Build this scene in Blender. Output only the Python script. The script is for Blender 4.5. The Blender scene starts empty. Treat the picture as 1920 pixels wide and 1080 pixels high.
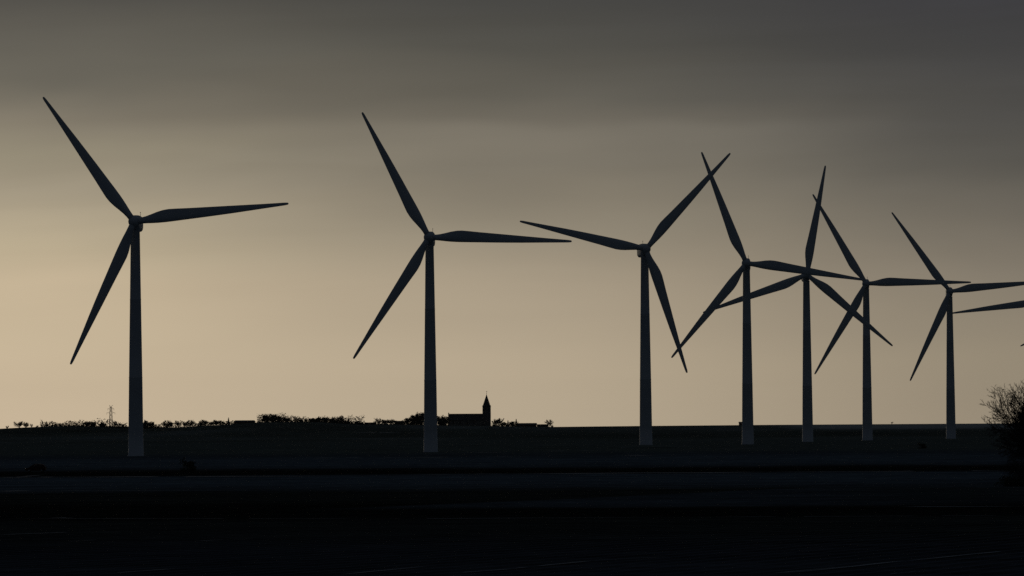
import bpy, math, random
import numpy as np
from mathutils import Matrix, Vector

# ------------------------------------------------------------------ scene, camera, sky, sun
S = bpy.context.scene
COL = S.collection
R = math.radians

F_PX = 7200.0                      # 135 mm lens on a 36 mm sensor, in pixels of a 1920 wide picture
EYE = Vector((0.0, 0.0, 6.7))
PITCH = math.atan(262.0 / F_PX)    # the eye level lies 262 px under the middle of the picture
ROLL = -0.00625                    # the photograph leans a third of a degree

cam_d = bpy.data.cameras.new('camera')
cam_d.sensor_width = 36.0
cam_d.lens = F_PX / 1920.0 * 36.0
cam_d.clip_start = 0.5
cam_d.clip_end = 200000.0
cam = bpy.data.objects.new('camera', cam_d)
COL.objects.link(cam)
CAM_M = Matrix.Rotation(math.pi / 2 + PITCH, 4, 'X') @ Matrix.Rotation(ROLL, 4, 'Z')
cam.matrix_world = Matrix.Translation(EYE) @ CAM_M
S.camera = cam

S.view_settings.view_transform = 'Standard'
S.view_settings.look = 'None'
S.view_settings.exposure = 0.0
S.view_settings.gamma = 1.0
S.render.engine = 'CYCLES'
S.cycles.use_denoising = False
S.cycles.denoising_input_passes = 'RGB_ALBEDO_NORMAL'
S.cycles.denoising_prefilter = 'ACCURATE'
S.cycles.use_adaptive_sampling = False
S.cycles.volume_bounces = 0
S.cycles.max_bounces = 6
S.cycles.sample_clamp_indirect = 2.0
S.render.filter_size = 1.3

SUN_EL, SUN_AZ = R(7.0), R(-13.0)      # behind the clouds, just left of the picture


def lin(c):
    return tuple(((v / 255.0) / 12.92 if v / 255.0 <= 0.04045 else ((v / 255.0 + 0.055) / 1.055) ** 2.4) for v in c) + (1.0,)


class NT:
    """small helper round a node tree"""
    def __init__(self, tree):
        self.t = tree
        self.n = tree.nodes
        self.l = tree.links

    def node(self, kind, **kw):
        n = self.n.new(kind)
        for k, v in kw.items():
            setattr(n, k, v)
        return n

    def put(self, sock, v):
        if isinstance(v, bpy.types.NodeSocket):
            self.l.new(v, sock)
        else:
            sock.default_value = v

    def math(self, op, a, b=0.0, c=0.0, clamp=False):
        n = self.node('ShaderNodeMath', operation=op, use_clamp=clamp)
        self.put(n.inputs[0], a)
        self.put(n.inputs[1], b)
        if len(n.inputs) > 2:
            self.put(n.inputs[2], c)
        return n.outputs[0]

    def step(self, v, lo, hi, a=0.0, b=1.0):
        n = self.node('ShaderNodeMapRange', interpolation_type='SMOOTHSTEP')
        self.put(n.inputs[0], v)
        n.inputs[1].default_value, n.inputs[2].default_value = lo, hi
        n.inputs[3].default_value, n.inputs[4].default_value = a, b
        return n.outputs[0]

    def xyz(self, x, y, z):
        n = self.node('ShaderNodeCombineXYZ')
        self.put(n.inputs[0], x); self.put(n.inputs[1], y); self.put(n.inputs[2], z)
        return n.outputs[0]

    def noise(self, vec, scale, detail=3.0, rough=0.5, dist=0.0):
        n = self.node('ShaderNodeTexNoise')
        self.put(n.inputs['Vector'], vec)
        n.inputs['Scale'].default_value = scale
        n.inputs['Detail'].default_value = detail
        n.inputs['Roughness'].default_value = rough
        n.inputs['Distortion'].default_value = dist
        return n.outputs['Fac']

    def ramp(self, fac, stops, interp='LINEAR'):
        n = self.node('ShaderNodeValToRGB')
        cr = n.color_ramp
        cr.interpolation = interp
        while len(cr.elements) < len(stops):
            cr.elements.new(0.5)
        for e, (p, c) in zip(cr.elements, stops):
            e.position = p
            e.color = c
        self.put(n.inputs[0], fac)
        return n.outputs[0]

    def mix(self, fac, a, b, blend='MIX'):
        n = self.node('ShaderNodeMix', data_type='RGBA', blend_type=blend, clamp_factor=True)
        self.put(n.inputs[0], fac); self.put(n.inputs[6], a); self.put(n.inputs[7], b)
        return n.outputs[2]


# ---- sky: a low clear sky (Nishita) almost wholly covered by a dark cloud deck that is lit near the sunset
world = bpy.data.worlds.new('World')
S.world = world
world.use_nodes = True
W = NT(world.node_tree)
W.n.clear()
w_out = W.node('ShaderNodeOutputWorld')
w_bg = W.node('ShaderNodeBackground')
SKY_STRENGTH = 0.1
w_bg.inputs['Strength'].default_value = SKY_STRENGTH
sky = W.node('ShaderNodeTexSky', sky_type='NISHITA', sun_disc=False)
sky.sun_elevation = SUN_EL
sky.sun_rotation = SUN_AZ % (2 * math.pi)
sky.altitude = 10
tc = W.node('ShaderNodeTexCoord')
sep = W.node('ShaderNodeSeparateXYZ')
W.l.new(tc.outputs['Generated'], sep.inputs[0])
sx, sy, sz = sep.outputs
hor = W.math('SQRT', W.math('ADD', W.math('MULTIPLY', sx, sx), W.math('MULTIPLY', sy, sy)))
elev = W.math('DIVIDE', sz, W.math('MAXIMUM', hor, 0.001))
az = W.math('ARCTAN2', sx, sy)
e = W.math('MULTIPLY', elev, F_PX / 802.0)       # 1 about 6.4 degrees up
a = W.math('MULTIPLY', az, F_PX / 960.0)         # -1..1 about 7.6 degrees either side of north
e_t = W.math('SUBTRACT', e, W.math('MULTIPLY', a, 0.03))      # the layers slope down a little to the left
cv = W.xyz(a, W.math('MULTIPLY', e_t, 3.6), 0.7)
cv2 = W.xyz(W.math('MULTIPLY', a, 1.4), W.math('MULTIPLY', e_t, 13.0), W.math('MULTIPLY', a, 0.3))
n_big = W.noise(cv, 0.9, 3.0, 0.5, 0.3)
n_fine = W.noise(cv2, 0.8, 4.0, 0.5, 0.6)
# where the cloud layers sit: heights wander a little
e_w = W.math('ADD', e, W.math('MULTIPLY', W.math('SUBTRACT', n_big, 0.5), 0.22))
e_w = W.math('ADD', e_w, W.math('MULTIPLY', W.math('SUBTRACT', n_fine, 0.5), 0.06))
K = 1.5


def sky_ramp(rows):
    return W.ramp(W.math('DIVIDE', e_w, K), [(p / K, tuple(v / SKY_STRENGTH for v in lin(c)[:3]) + (1.0,)) for p, c in rows])


left = sky_ramp([(0.0, (202, 184, 157)), (0.2, (200, 183, 155)), (0.35, (196, 179, 151)), (0.44, (186, 172, 145)),
                 (0.58, (160, 150, 130)), (0.66, (148, 140, 121)), (0.75, (130, 123, 109)), (0.86, (104, 101, 92)),
                 (1.0, (80, 79, 75)), (1.5, (58, 59, 60))])
mid = sky_ramp([(0.0, (186, 171, 147)), (0.13, (184, 169, 145)), (0.37, (168, 155, 134)), (0.5, (146, 137, 120)),
                (0.63, (121, 115, 103)), (0.705, (108, 103, 93)), (0.75, (95, 92, 84)), (0.87, (79, 78, 73)),
                (1.0, (69, 69, 67)), (1.5, (52, 53, 56))])
right = sky_ramp([(0.0, (152, 140, 121)), (0.13, (149, 138, 119)), (0.37, (127, 119, 106)), (0.5, (106, 101, 92)),
                  (0.63, (86, 84, 79)), (0.75, (75, 74, 72)), (0.87, (65, 65, 66)), (1.0, (59, 59, 63)),
                  (1.5, (48, 49, 54))])
clouds = W.mix(W.step(a, -1.1, 0.05), left, mid)
clouds = W.mix(W.step(a, -0.1, 1.1), clouds, right)
# a lit fold under the upper deck
fold_h = W.math('ADD', 0.712, W.math('MULTIPLY', W.math('SUBTRACT', W.noise(W.xyz(a, 0.0, 3.0), 2.6, 3.0), 0.5), 0.06))
d_f = W.math('SUBTRACT', fold_h, e)
fold = W.math('MULTIPLY', W.step(d_f, -0.018, 0.018), W.step(d_f, 0.0, 0.13, 1.0, 0.0))
fold = W.math('MULTIPLY', fold, W.math('MULTIPLY', W.step(a, -0.6, 0.05), W.step(a, 0.45, 0.95, 1.0, 0.0)))
streak = W.math('ADD', 1.0, W.math('MULTIPLY', W.math('SUBTRACT', n_fine, 0.5), W.step(e, 0.15, 0.65, 0.06, 0.34)))
gain = W.math('ADD', streak, W.math('MULTIPLY', fold, 0.16))
vm = W.node('ShaderNodeVectorMath', operation='SCALE')
W.put(vm.inputs[0], clouds)
W.put(vm.inputs[3], gain)
clouds = vm.outputs[0]
over = tuple(v / SKY_STRENGTH for v in (0.040, 0.047, 0.055)) + (1.0,)      # the deck overhead
back = tuple(v / SKY_STRENGTH for v in (0.0150, 0.0190, 0.0255)) + (1.0,)       # the sky away from the sunset
clouds = W.mix(W.step(e, 1.0, 3.6), clouds, over)
abs_a = W.math('ABSOLUTE', a)
clouds = W.mix(W.step(abs_a, 1.15, 4.6), clouds, back)
full = W.mix(0.997, sky.outputs[0], clouds)
W.l.new(full, w_bg.inputs['Color'])
W.l.new(w_bg.outputs[0], w_out.inputs[0])

sun_d = bpy.data.lights.new('sun', 'SUN')
sun_d.energy = 0.06                    # hidden behind the cloud deck, close to dusk
sun_d.angle = R(14)
sun_d.color = (1.0, 0.86, 0.66)
sun = bpy.data.objects.new('sun', sun_d)
COL.objects.link(sun)
to_sun = Vector((math.sin(SUN_AZ) * math.cos(SUN_EL), math.cos(SUN_AZ) * math.cos(SUN_EL), math.sin(SUN_EL)))
sun.rotation_euler = to_sun.to_track_quat('Z', 'Y').to_euler()

# ------------------------------------------------------------------ measuring


def eye_row(px):
    return 802.0 - 0.00625 * (px - 960.0)


def ray(px, py):
    v = Vector(((px - 960.0) / F_PX, -(py - 540.0) / F_PX, -1.0))
    return CAM_M.to_3x3() @ v


def at(px, py, d):
    v = ray(px, py)
    return EYE + v * (d / v.y)


D_RIDGE = 2900.0
SKYLINE = [(-400, 809), (0, 808.3), (24, 807), (36, 804.5), (66, 803), (80, 802), (110, 800), (150, 798.5), (205, 799.5), (232, 800.5), (262, 803.5), (300, 804), (340, 802),
           (400, 799), (440, 796.5), (480, 793.5), (500, 791.5), (560, 791), (620, 791), (665, 794.5), (690, 795.5), (740, 795), (850, 798), (920, 798.5),
           (970, 799.5), (1035, 800.5), (1100, 799.7), (1200, 798.7), (1440, 796.6), (1700, 795), (1920, 793.6), (2400, 791)]
SK_X = np.array([(p - 960.0) / F_PX * D_RIDGE for p, _ in SKYLINE])
SK_Z = np.array([EYE.z + (eye_row(p) - q) / F_PX * D_RIDGE for p, q in SKYLINE])
BD = [-4000, -60, -8, 5, 32, 70, 500, 740, 900, 982, 1077, 1177, 1274, 1380, 1565, 1823, 2100, 2900, 3300, 5000, 60000]
BZ = [-2, -2, 4.9, 4.9, 0.5, -2, -2, -1.25, -0.25, 0.05, 0.05, 0.4, 0.74, 1.0, 1.1, 1.4, 2.2, 7.0, 7.0, -8, -14]


def terrain(x, y):
    x = np.asarray(x, float)
    y = np.asarray(y, float)
    z = np.interp(y, BD, BZ)
    t = np.clip((y - 2050.0) / (D_RIDGE - 2050.0), 0, 1)
    t = t * t * (3 - 2 * t)
    u = np.clip((y - D_RIDGE) / 2000.0, 0, 1)
    t = t * (1 - u * u * (3 - 2 * u))
    s = np.interp(x, SK_X, SK_Z)
    near = np.interp(np.minimum(y, D_RIDGE), BD, BZ)
    z = np.where(y > 2050, z + t * (s - near * np.where(y <= D_RIDGE, 1, 0) - np.where(y > D_RIDGE, 7.0, 0)), z)
    # the low mound the third turbine stands on
    z = z + 0.9 * np.exp(-((x - 41.0) / 9.0) ** 2 - ((y - 1173.0) / 16.0) ** 2)
    return z


def tz(x, y):
    return float(terrain(x, y))


def hit(px, py):
    """where the line of sight through a pixel meets the ground"""
    v = ray(px, py)
    lo = 120.0
    d = lo
    while d < 9000:
        p = EYE + v * (d / v.y)
        if p.z <= tz(p.x, p.y):
            break
        lo = d
        d += 4.0
    hi = d
    for _ in range(20):
        m = (lo + hi) / 2
        p = EYE + v * (m / v.y)
        if p.z <= tz(p.x, p.y):
            hi = m
        else:
            lo = m
    p = EYE + v * (hi / v.y)
    return Vector((p.x, p.y, tz(p.x, p.y)))


def on_ground(px, d):
    p = at(px, eye_row(px), d)
    return Vector((p.x, p.y, tz(p.x, p.y)))


# ------------------------------------------------------------------ mesh and object helpers
class MB:
    def __init__(self):
        self.v = []
        self.f = []

    def add(self, vs, fs):
        o = len(self.v)
        self.v.extend([tuple(p) for p in vs])
        self.f.extend([tuple(i + o for i in q) for q in fs])

    def box(self, c, s, m=None):
        x, y, z = c
        hx, hy, hz = s[0] / 2, s[1] / 2, s[2] / 2
        vs = [Vector((x + i * hx, y + j * hy, z + k * hz)) for k in (-1, 1) for j in (-1, 1) for i in (-1, 1)]
        if m is not None:
            vs = [m @ p for p in vs]
        self.add(vs, [(0, 2, 3, 1), (4, 5, 7, 6), (0, 1, 5, 4), (2, 6, 7, 3), (1, 3, 7, 5), (0, 4, 6, 2)])

    def tube(self, p0, p1, r0, r1, n=4, caps=False):
        p0, p1 = Vector(p0), Vector(p1)
        d = p1 - p0
        if d.length < 1e-6:
            return
        d.normalize()
        u = d.orthogonal().normalized()
        w = d.cross(u)
        vs = []
        for p, r in ((p0, r0), (p1, r1)):
            for i in range(n):
                t = 2 * math.pi * i / n
                vs.append(p + u * (r * math.cos(t)) + w * (r * math.sin(t)))
        fs = [(i, (i + 1) % n, n + (i + 1) % n, n + i) for i in range(n)]
        if caps:
            fs += [tuple(range(n - 1, -1, -1)), tuple(range(n, 2 * n))]
        self.add(vs, fs)

    def loft(self, rings, close=True):
        n = len(rings[0])
        vs = [p for r in rings for p in r]
        fs = []
        for k in range(len(rings) - 1):
            for i in range(n):
                j = (i + 1) % n
                fs.append((k * n + i, k * n + j, (k + 1) * n + j, (k + 1) * n + i))
        if close:
            fs.append(tuple(range(n - 1, -1, -1)))
            m = (len(rings) - 1) * n
            fs.append(tuple(m + i for i in range(n)))
        self.add(vs, fs)

    def lathe(self, prof, n=32, axis='Z'):
        rings = []
        for h, r in prof:
            ring = []
            for i in range(n):
                t = 2 * math.pi * i / n
                if axis == 'Z':
                    ring.append((r * math.cos(t), r * math.sin(t), h))
                else:
                    ring.append((r * math.cos(t), h, -r * math.sin(t)))
            rings.append(ring)
        self.loft(rings)

    def build(self, name, mat, parent=None, smooth=False):
        me = bpy.data.meshes.new(name)
        me.from_pydata(self.v, [], self.f)
        me.validate()
        me.update()
        if smooth:
            me.polygons.foreach_set('use_smooth', [True] * len(me.polygons))
        me.materials.append(mat)
        o = bpy.data.objects.new(name, me)
        COL.objects.link(o)
        if parent is not None:
            o.parent = parent
        return o


def tag(o, label=None, cat=None, group=None, kind=None):
    if label:
        o['label'] = label
    if cat:
        o['category'] = cat
    if group:
        o['group'] = group
    if kind:
        o['kind'] = kind
    return o


def empty(name, loc, rz=0.0):
    o = bpy.data.objects.new(name, None)
    o.empty_display_size = 1.0
    o.location = loc
    o.rotation_euler = (0, 0, rz)
    COL.objects.link(o)
    return o


def copy_tree(o, parent=None):
    kids = list(o.children)
    c = o.copy()
    COL.objects.link(c)
    c.parent = parent
    for k in kids:
        copy_tree(k, c)
    return c


# ------------------------------------------------------------------ materials


def principled(name, col, rough=0.7, spec=0.3, metal=0.0, vary=0.0, scale=2.0, bump=0.0):
    m = bpy.data.materials.new(name)
    m.use_nodes = True
    T = NT(m.node_tree)
    b = T.n['Principled BSDF']
    b.inputs['Roughness'].default_value = rough
    b.inputs['Specular IOR Level'].default_value = spec
    b.inputs['Metallic'].default_value = metal
    if vary > 0:
        g = T.node('ShaderNodeTexCoord')
        nz = T.noise(g.outputs['Object'], scale, 4.0, 0.6)
        lo = tuple(v * (1 - vary) for v in col) + (1.0,)
        hi = tuple(min(1.0, v * (1 + vary)) for v in col) + (1.0,)
        T.l.new(T.ramp(nz, [(0.3, lo), (0.7, hi)]), b.inputs['Base Color'])
        if bump > 0:
            bn = T.node('ShaderNodeBump')
            bn.inputs['Strength'].default_value = bump
            T.l.new(nz, bn.inputs['Height'])
            T.l.new(bn.outputs[0], b.inputs['Normal'])
    else:
        b.inputs['Base Color'].default_value = tuple(col) + (1.0,)
    return m


M_PAINT = principled('turbine_paint', (0.56, 0.60, 0.64), 0.5, 0.35, vary=0.05, scale=0.25)
M_STEEL = principled('galvanised_steel', (0.34, 0.35, 0.36), 0.6, 0.4, 0.3)
M_BARK = principled('bark', (0.055, 0.047, 0.040), 0.95, 0.1, vary=0.3, scale=3.0)
M_TWIG = principled('twigs', (0.050, 0.043, 0.037), 0.95, 0.1, vary=0.25, scale=1.5)
M_LEAF = principled('evergreen', (0.040, 0.048, 0.030), 0.9, 0.15, vary=0.4, scale=0.8)
M_STONE = principled('limewashed_stone', (0.18, 0.165, 0.15), 0.9, 0.2, vary=0.2, scale=0.8, bump=0.2)
M_ROOF = principled('slate_roof', (0.07, 0.07, 0.072), 0.75, 0.25, vary=0.25, scale=1.6, bump=0.2)
M_BRICK = principled('dark_brick', (0.16, 0.09, 0.065), 0.9, 0.2, vary=0.25, scale=2.0)
M_GLASS = principled('window_glass', (0.02, 0.02, 0.022), 0.25, 0.4)
M_CARPAINT = principled('car_paint', (0.05, 0.012, 0.012), 0.6, 0.12)
M_RUBBER = principled('rubber', (0.012, 0.012, 0.012), 0.9, 0.1)
M_LAMP = principled('headlamp_glass', (0.5, 0.5, 0.52), 0.2, 0.5)
M_COPPER = principled('wrought_iron', (0.06, 0.06, 0.06), 0.6, 0.3)
M_SNOW = principled('old_snow', (0.20, 0.245, 0.30), 0.95, 0.05, vary=0.3, scale=0.15)


def asphalt():
    m = principled('wet_asphalt', (0.045, 0.047, 0.05), 0.95, 0.0, vary=0.25, scale=0.7)
    return m


def row_depth(py):
    return hit(960, py).y


def ground_material():
    m = bpy.data.materials.new('winter_fields')
    m.use_nodes = True
    T = NT(m.node_tree)
    T.n.clear()
    out = T.node('ShaderNodeOutputMaterial')
    g = T.node('ShaderNodeNewGeometry')
    sp = T.node('ShaderNodeSeparateXYZ')
    T.l.new(g.outputs['Position'], sp.inputs[0])
    x, y, z = sp.outputs
    # field borders run across the view and wander a little
    wob = T.noise(T.xyz(T.math('MULTIPLY', x, 0.012), T.math('MULTIPLY', y, 0.004), 0.0), 1.0, 4.0, 0.55)
    wob2 = T.noise(T.xyz(T.math('MULTIPLY', x, 0.05), T.math('MULTIPLY', y, 0.02), 5.0), 1.0, 4.0, 0.6)
    y_w = T.math('MULTIPLY', y, T.math('ADD', 1.0, T.math('MULTIPLY', T.math('SUBTRACT', wob, 0.5), 0.07)))
    y_w = T.math('MULTIPLY', y_w, T.math('ADD', 1.0, T.math('MULTIPLY', T.math('SUBTRACT', wob2, 0.5), 0.025)))
    lo, hi = 150.0, 1600.0

    def pos(d):
        return max(0.0, min(1.0, (d - lo) / (hi - lo)))
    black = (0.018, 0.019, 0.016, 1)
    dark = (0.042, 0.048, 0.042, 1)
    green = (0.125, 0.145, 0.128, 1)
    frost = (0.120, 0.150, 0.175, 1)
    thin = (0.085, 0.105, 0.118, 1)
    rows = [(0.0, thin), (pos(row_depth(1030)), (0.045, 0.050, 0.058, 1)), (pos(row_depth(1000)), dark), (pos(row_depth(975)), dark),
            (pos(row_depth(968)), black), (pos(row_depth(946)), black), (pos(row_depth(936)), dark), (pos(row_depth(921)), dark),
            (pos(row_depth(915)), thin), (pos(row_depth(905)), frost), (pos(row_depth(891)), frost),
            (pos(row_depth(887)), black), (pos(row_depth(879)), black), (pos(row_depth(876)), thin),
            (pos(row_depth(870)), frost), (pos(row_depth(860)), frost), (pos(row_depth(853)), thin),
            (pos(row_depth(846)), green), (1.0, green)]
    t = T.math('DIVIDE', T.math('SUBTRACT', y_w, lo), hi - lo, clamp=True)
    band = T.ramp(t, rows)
    # a frosted strip that narrows to a point towards the left
    w0, w1, w2 = hit(800, 946), hit(1420, 919), hit(1200, 951)
    sl = (w1.y - w0.y) / (w1.x - w0.x)
    upper = T.math('SUBTRACT', T.math('ADD', w0.y - sl * w0.x, T.math('MULTIPLY', x, sl)), y_w)
    wedge = T.math('MULTIPLY', T.step(upper, -4.0, 6.0), T.step(T.math('SUBTRACT', y_w, w2.y), -6.0, 10.0))
    wedge = T.math('MULTIPLY', wedge, T.step(x, 30.0, 60.0, 1.0, 0.35))
    band = T.mix(wedge, band, (0.080, 0.098, 0.112, 1))
    # far land: patchwork of dull grass and plough
    far = T.noise(T.xyz(T.math('MULTIPLY', x, 0.006), T.math('MULTIPLY', y, 0.0022), 9.0), 1.0, 3.0, 0.5)
    far_c = T.ramp(far, [(0.36, (0.075, 0.090, 0.075, 1)), (0.50, (0.115, 0.130, 0.110, 1)), (0.64, (0.17, 0.19, 0.18, 1))])
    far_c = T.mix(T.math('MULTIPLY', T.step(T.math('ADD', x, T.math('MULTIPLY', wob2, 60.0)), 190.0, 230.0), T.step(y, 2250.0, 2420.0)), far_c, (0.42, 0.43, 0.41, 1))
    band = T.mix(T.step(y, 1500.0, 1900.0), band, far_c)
    # patchy frost and long grass streaks, drawn out along the field
    st = T.noise(T.xyz(T.math('MULTIPLY', x, 0.035), T.math('MULTIPLY', y, 0.13), 2.0), 1.0, 6.0, 0.65)
    st2 = T.noise(T.xyz(T.math('MULTIPLY', x, 0.25), T.math('MULTIPLY', y, 0.30), 4.0), 1.0, 5.0, 0.7)
    band = T.mix(1.0, band, T.ramp(st, [(0.25, (0.35, 0.35, 0.35, 1)), (0.75, (1.7, 1.7, 1.7, 1))]), 'MULTIPLY')
    band = T.mix(1.0, band, T.ramp(st2, [(0.3, (0.5, 0.5, 0.5, 1)), (0.7, (1.5, 1.5, 1.5, 1))]), 'MULTIPLY')
    # furrows of the near field, running away to the right
    ang = R(25)
    acr = T.math('SUBTRACT', T.math('MULTIPLY', x, math.cos(ang)), T.math('MULTIPLY', y, math.sin(ang)))
    alg = T.math('ADD', T.math('MULTIPLY', x, math.sin(ang)), T.math('MULTIPLY', y, math.cos(ang)))
    acr = T.math('ADD', acr, T.math('MULTIPLY', T.noise(T.xyz(T.math('MULTIPLY', alg, 0.05), T.math('MULTIPLY', acr, 0.05), 1.0), 1.0, 2.0), 1.2))
    fur = T.math('MULTIPLY', T.math('ADD', T.math('SINE', T.math('MULTIPLY', acr, 2 * math.pi / 2.2)), 1.0), 0.5)
    fade = T.math('MULTIPLY', T.step(y, 250.0, 420.0, 1.0, 0.0), T.noise(T.xyz(T.math('MULTIPLY', alg, 0.03), T.math('MULTIPLY', acr, 0.25), 7.0), 1.0, 5.0, 0.7))
    rut = T.math('MULTIPLY', T.step(fur, 0.72, 1.0), fade)
    band = T.mix(rut, band, (0.13, 0.15, 0.19, 1))
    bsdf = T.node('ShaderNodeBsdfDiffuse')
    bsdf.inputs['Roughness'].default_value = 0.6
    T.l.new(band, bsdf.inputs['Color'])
    bp = T.node('ShaderNodeBump')
    bp.inputs['Strength'].default_value = 0.5
    bp.inputs['Distance'].default_value = 0.25
    T.l.new(T.math('ADD', T.math('MULTIPLY', fur, T.step(y, 250.0, 420.0, 1.0, 0.0)), st), bp.inputs['Height'])
    T.l.new(bp.outputs[0], bsdf.inputs['Normal'])
    T.l.new(bsdf.outputs[0], out.inputs['Surface'])
    return m


# ------------------------------------------------------------------ the ground, road, snow
def axis(parts):
    out = []
    for a0, a1, st in parts:
        out += list(np.arange(a0, a1, st))
    return np.array(out + [parts[-1][1]])


gx = axis([(-9000, -3000, 1000), (-3000, -600, 200), (-600, 600, 8), (600, 3000, 200), (3000, 9000, 1000)])
gy = axis([(-3000, -200, 200), (-200, -20, 20), (-20, 100, 4), (100, 700, 20), (700, 1240, 8), (1240, 2000, 40), (2000, 3300, 25),
           (3300, 5200, 100), (5200, 9000, 950)])
GX, GY = np.meshgrid(gx, gy)
GZ = terrain(GX, GY)
nx, ny = len(gx), len(gy)
gm = MB()
gm.v = list(zip(GX.ravel().tolist(), GY.ravel().tolist(), GZ.ravel().tolist()))
gm.f = [(j * nx + i, j * nx + i + 1, (j + 1) * nx + i + 1, (j + 1) * nx + i) for j in range(ny - 1) for i in range(nx - 1)]
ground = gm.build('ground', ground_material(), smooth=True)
tag(ground, kind='structure')


def grid_z(x, y):
    """height of the ground mesh itself, between its vertices"""
    i = max(0, min(nx - 2, int(np.searchsorted(gx, x)) - 1))
    j = max(0, min(ny - 2, int(np.searchsorted(gy, y)) - 1))
    u = (x - gx[i]) / (gx[i + 1] - gx[i])
    v = (y - gy[j]) / (gy[j + 1] - gy[j])
    return float(GZ[j, i] * (1 - u) * (1 - v) + GZ[j, i + 1] * u * (1 - v) + GZ[j + 1, i] * (1 - u) * v + GZ[j + 1, i + 1] * u * v)


CAR_AT = hit(67, 885.5)
rd = MB()
xs = np.arange(-760, 761, 8.0)
rv = []
for xq in xs:
    for k in (-3.2, 0.0, 3.2):
        yy = CAR_AT.y + k
        rv.append((xq, yy, grid_z(xq, yy) + 0.05))
rf = [(i * 3 + k, (i + 1) * 3 + k, (i + 1) * 3 + k + 1, i * 3 + k + 1) for i in range(len(xs) - 1) for k in (0, 1)]
rd.add(rv, rf)
tag(rd.build('road', asphalt(), smooth=True), kind='structure')

rng = random.Random(11)
sm = MB()


def snow_line(p0, p1, thick, gaps=0.15, seed=0):
    gaps *= 0.55
    """a broken, ragged strip of old snow lying on the ground between two seen points"""
    r = random.Random(seed + int(p0[0] * 7 + p0[1]))
    a0, b0 = hit(*p0), hit(*p1)
    n = max(6, int((b0 - a0).length / 2.5))
    dep = (a0.y + b0.y) / 2
    mx, my = (p0[0] + p1[0]) / 2, (p0[1] + p1[1]) / 2
    half = 0.62 * min(8.0, abs(hit(mx, my - thick / 2).y - hit(mx, my + thick / 2).y) / 2)
    d = (b0 - a0).to_2d().normalized()
    nrm = Vector((-d.y, d.x))
    if abs(nrm.y) < 0.8:
        half = min(half, 0.28)
    prev = None
    w = 0.7
    off = 0.0
    on = True
    for i in range(n + 1):
        t = i / n
        c = a0.lerp(b0, t)
        off = off * 0.9 + r.uniform(-0.3, 0.3) * half * 2
        w = max(0.15, min(1.25, w + r.uniform(-0.28, 0.28)))
        if r.random() < (gaps if on else 0.4):
            on = not on
        ends = min(1.0, t * 6, (1 - t) * 6)
        hw = half * w * max(0.05, ends)
        q = []
        for s_ in (-1, 1):
            xx, yy = c.x + nrm.x * (off + s_ * hw), c.y + nrm.y * (off + s_ * hw)
            q.append((xx, yy, grid_z(xx, yy) + 0.06))
        if prev and on:
            sm.add([prev[0], prev[1], q[1], q[0]], [(0, 3, 2, 1)])
        prev = q


for k, (p0, p1, th, gp) in enumerate([
    ((664, 811.5), (745, 811.2), 4.6, .03), ((740, 811.2), (800, 810.8), 4.0, .15), ((822, 810.5), (838, 810.3), 3.2, .1), ((862, 810.2), (888, 810), 4.0, .1),
    ((588, 859.5), (740, 858), 1.3, .2), ((740, 858), (845, 857.5), 2.2, .1), ((845, 857.5), (970, 857), 1.2, .3),
    ((870, 848.6), (945, 848.2), 1.6, .1), ((1030, 846.2), (1105, 845.4), 1.8, .1), ((1090, 845.2), (1162, 843.6), 3.0, .03), ((1272, 841.8), (1350, 842.6), 3.2, .03),
    ((1340, 842), (1460, 841.2), 1.6, .15), ((1190, 855), (1235, 854.4), 1.2, .1),
    ((0, 895.6), (110, 895), 1.0, .3), ((110, 895), (640, 893), 1.2, .12), ((760, 891), (960, 889), 1.2, .25), ((960, 889), (1440, 885.6), 1.4, .1), ((1440, 885.6), (1875, 882.6), 1.4, .12),
    ((20, 896.2), (82, 890.6), 4.5, .02), ((36, 893.5), (84, 890.5), 2.5, .02),
    ((0, 922), (62, 921.2), 1.4, .05), ((62, 921.2), (480, 920), 0.8, .3),
    ((0, 973.4), (700, 974), .55, .12), ((95, 971.8), (142, 972), 1.4, .1), ((700, 974), (1300, 970.5), .55, .12), ((1300, 970.5), (1920, 967), .6, .12),
    ((1690, 951), (1920, 950), 1.0, .08),
    ((90, 861.5), (185, 862.4), 1.2, .1), ((438, 858), (482, 857.3), 1.6, .1),
    ((130, 1016.5), (186, 1013.5), 1.2, .1), ((640, 1079), (800, 1063), 1.0, .3), ((170, 1079), (330, 1068), 1.2, .2),
    ((962, 1068), (1108, 1053), 1.6, .05), ((1108, 1053), (1245, 1045), 1.0, .25), ((866, 1075.5), (962, 1067.5), 1.6, .1),
    ((1442, 1077), (1610, 1062), 1.6, .05), ((1470, 1076), (1700, 1053), .8, .15), ((1700, 1053), (1920, 1031), .7, .2),
    ((1670, 1078), (1722, 1072), 1.2, .1), ((0, 1004), (130, 999), 0.8, .3), ((360, 1016), (470, 1011), 0.8, .3)]):
    snow_line(p0, p1, th, gp, k)
tag(sm.build('snow', M_SNOW), kind='stuff')


# ------------------------------------------------------------------ wind turbines
HUB_H, R_BLADE = 60.0, 39.3


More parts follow.
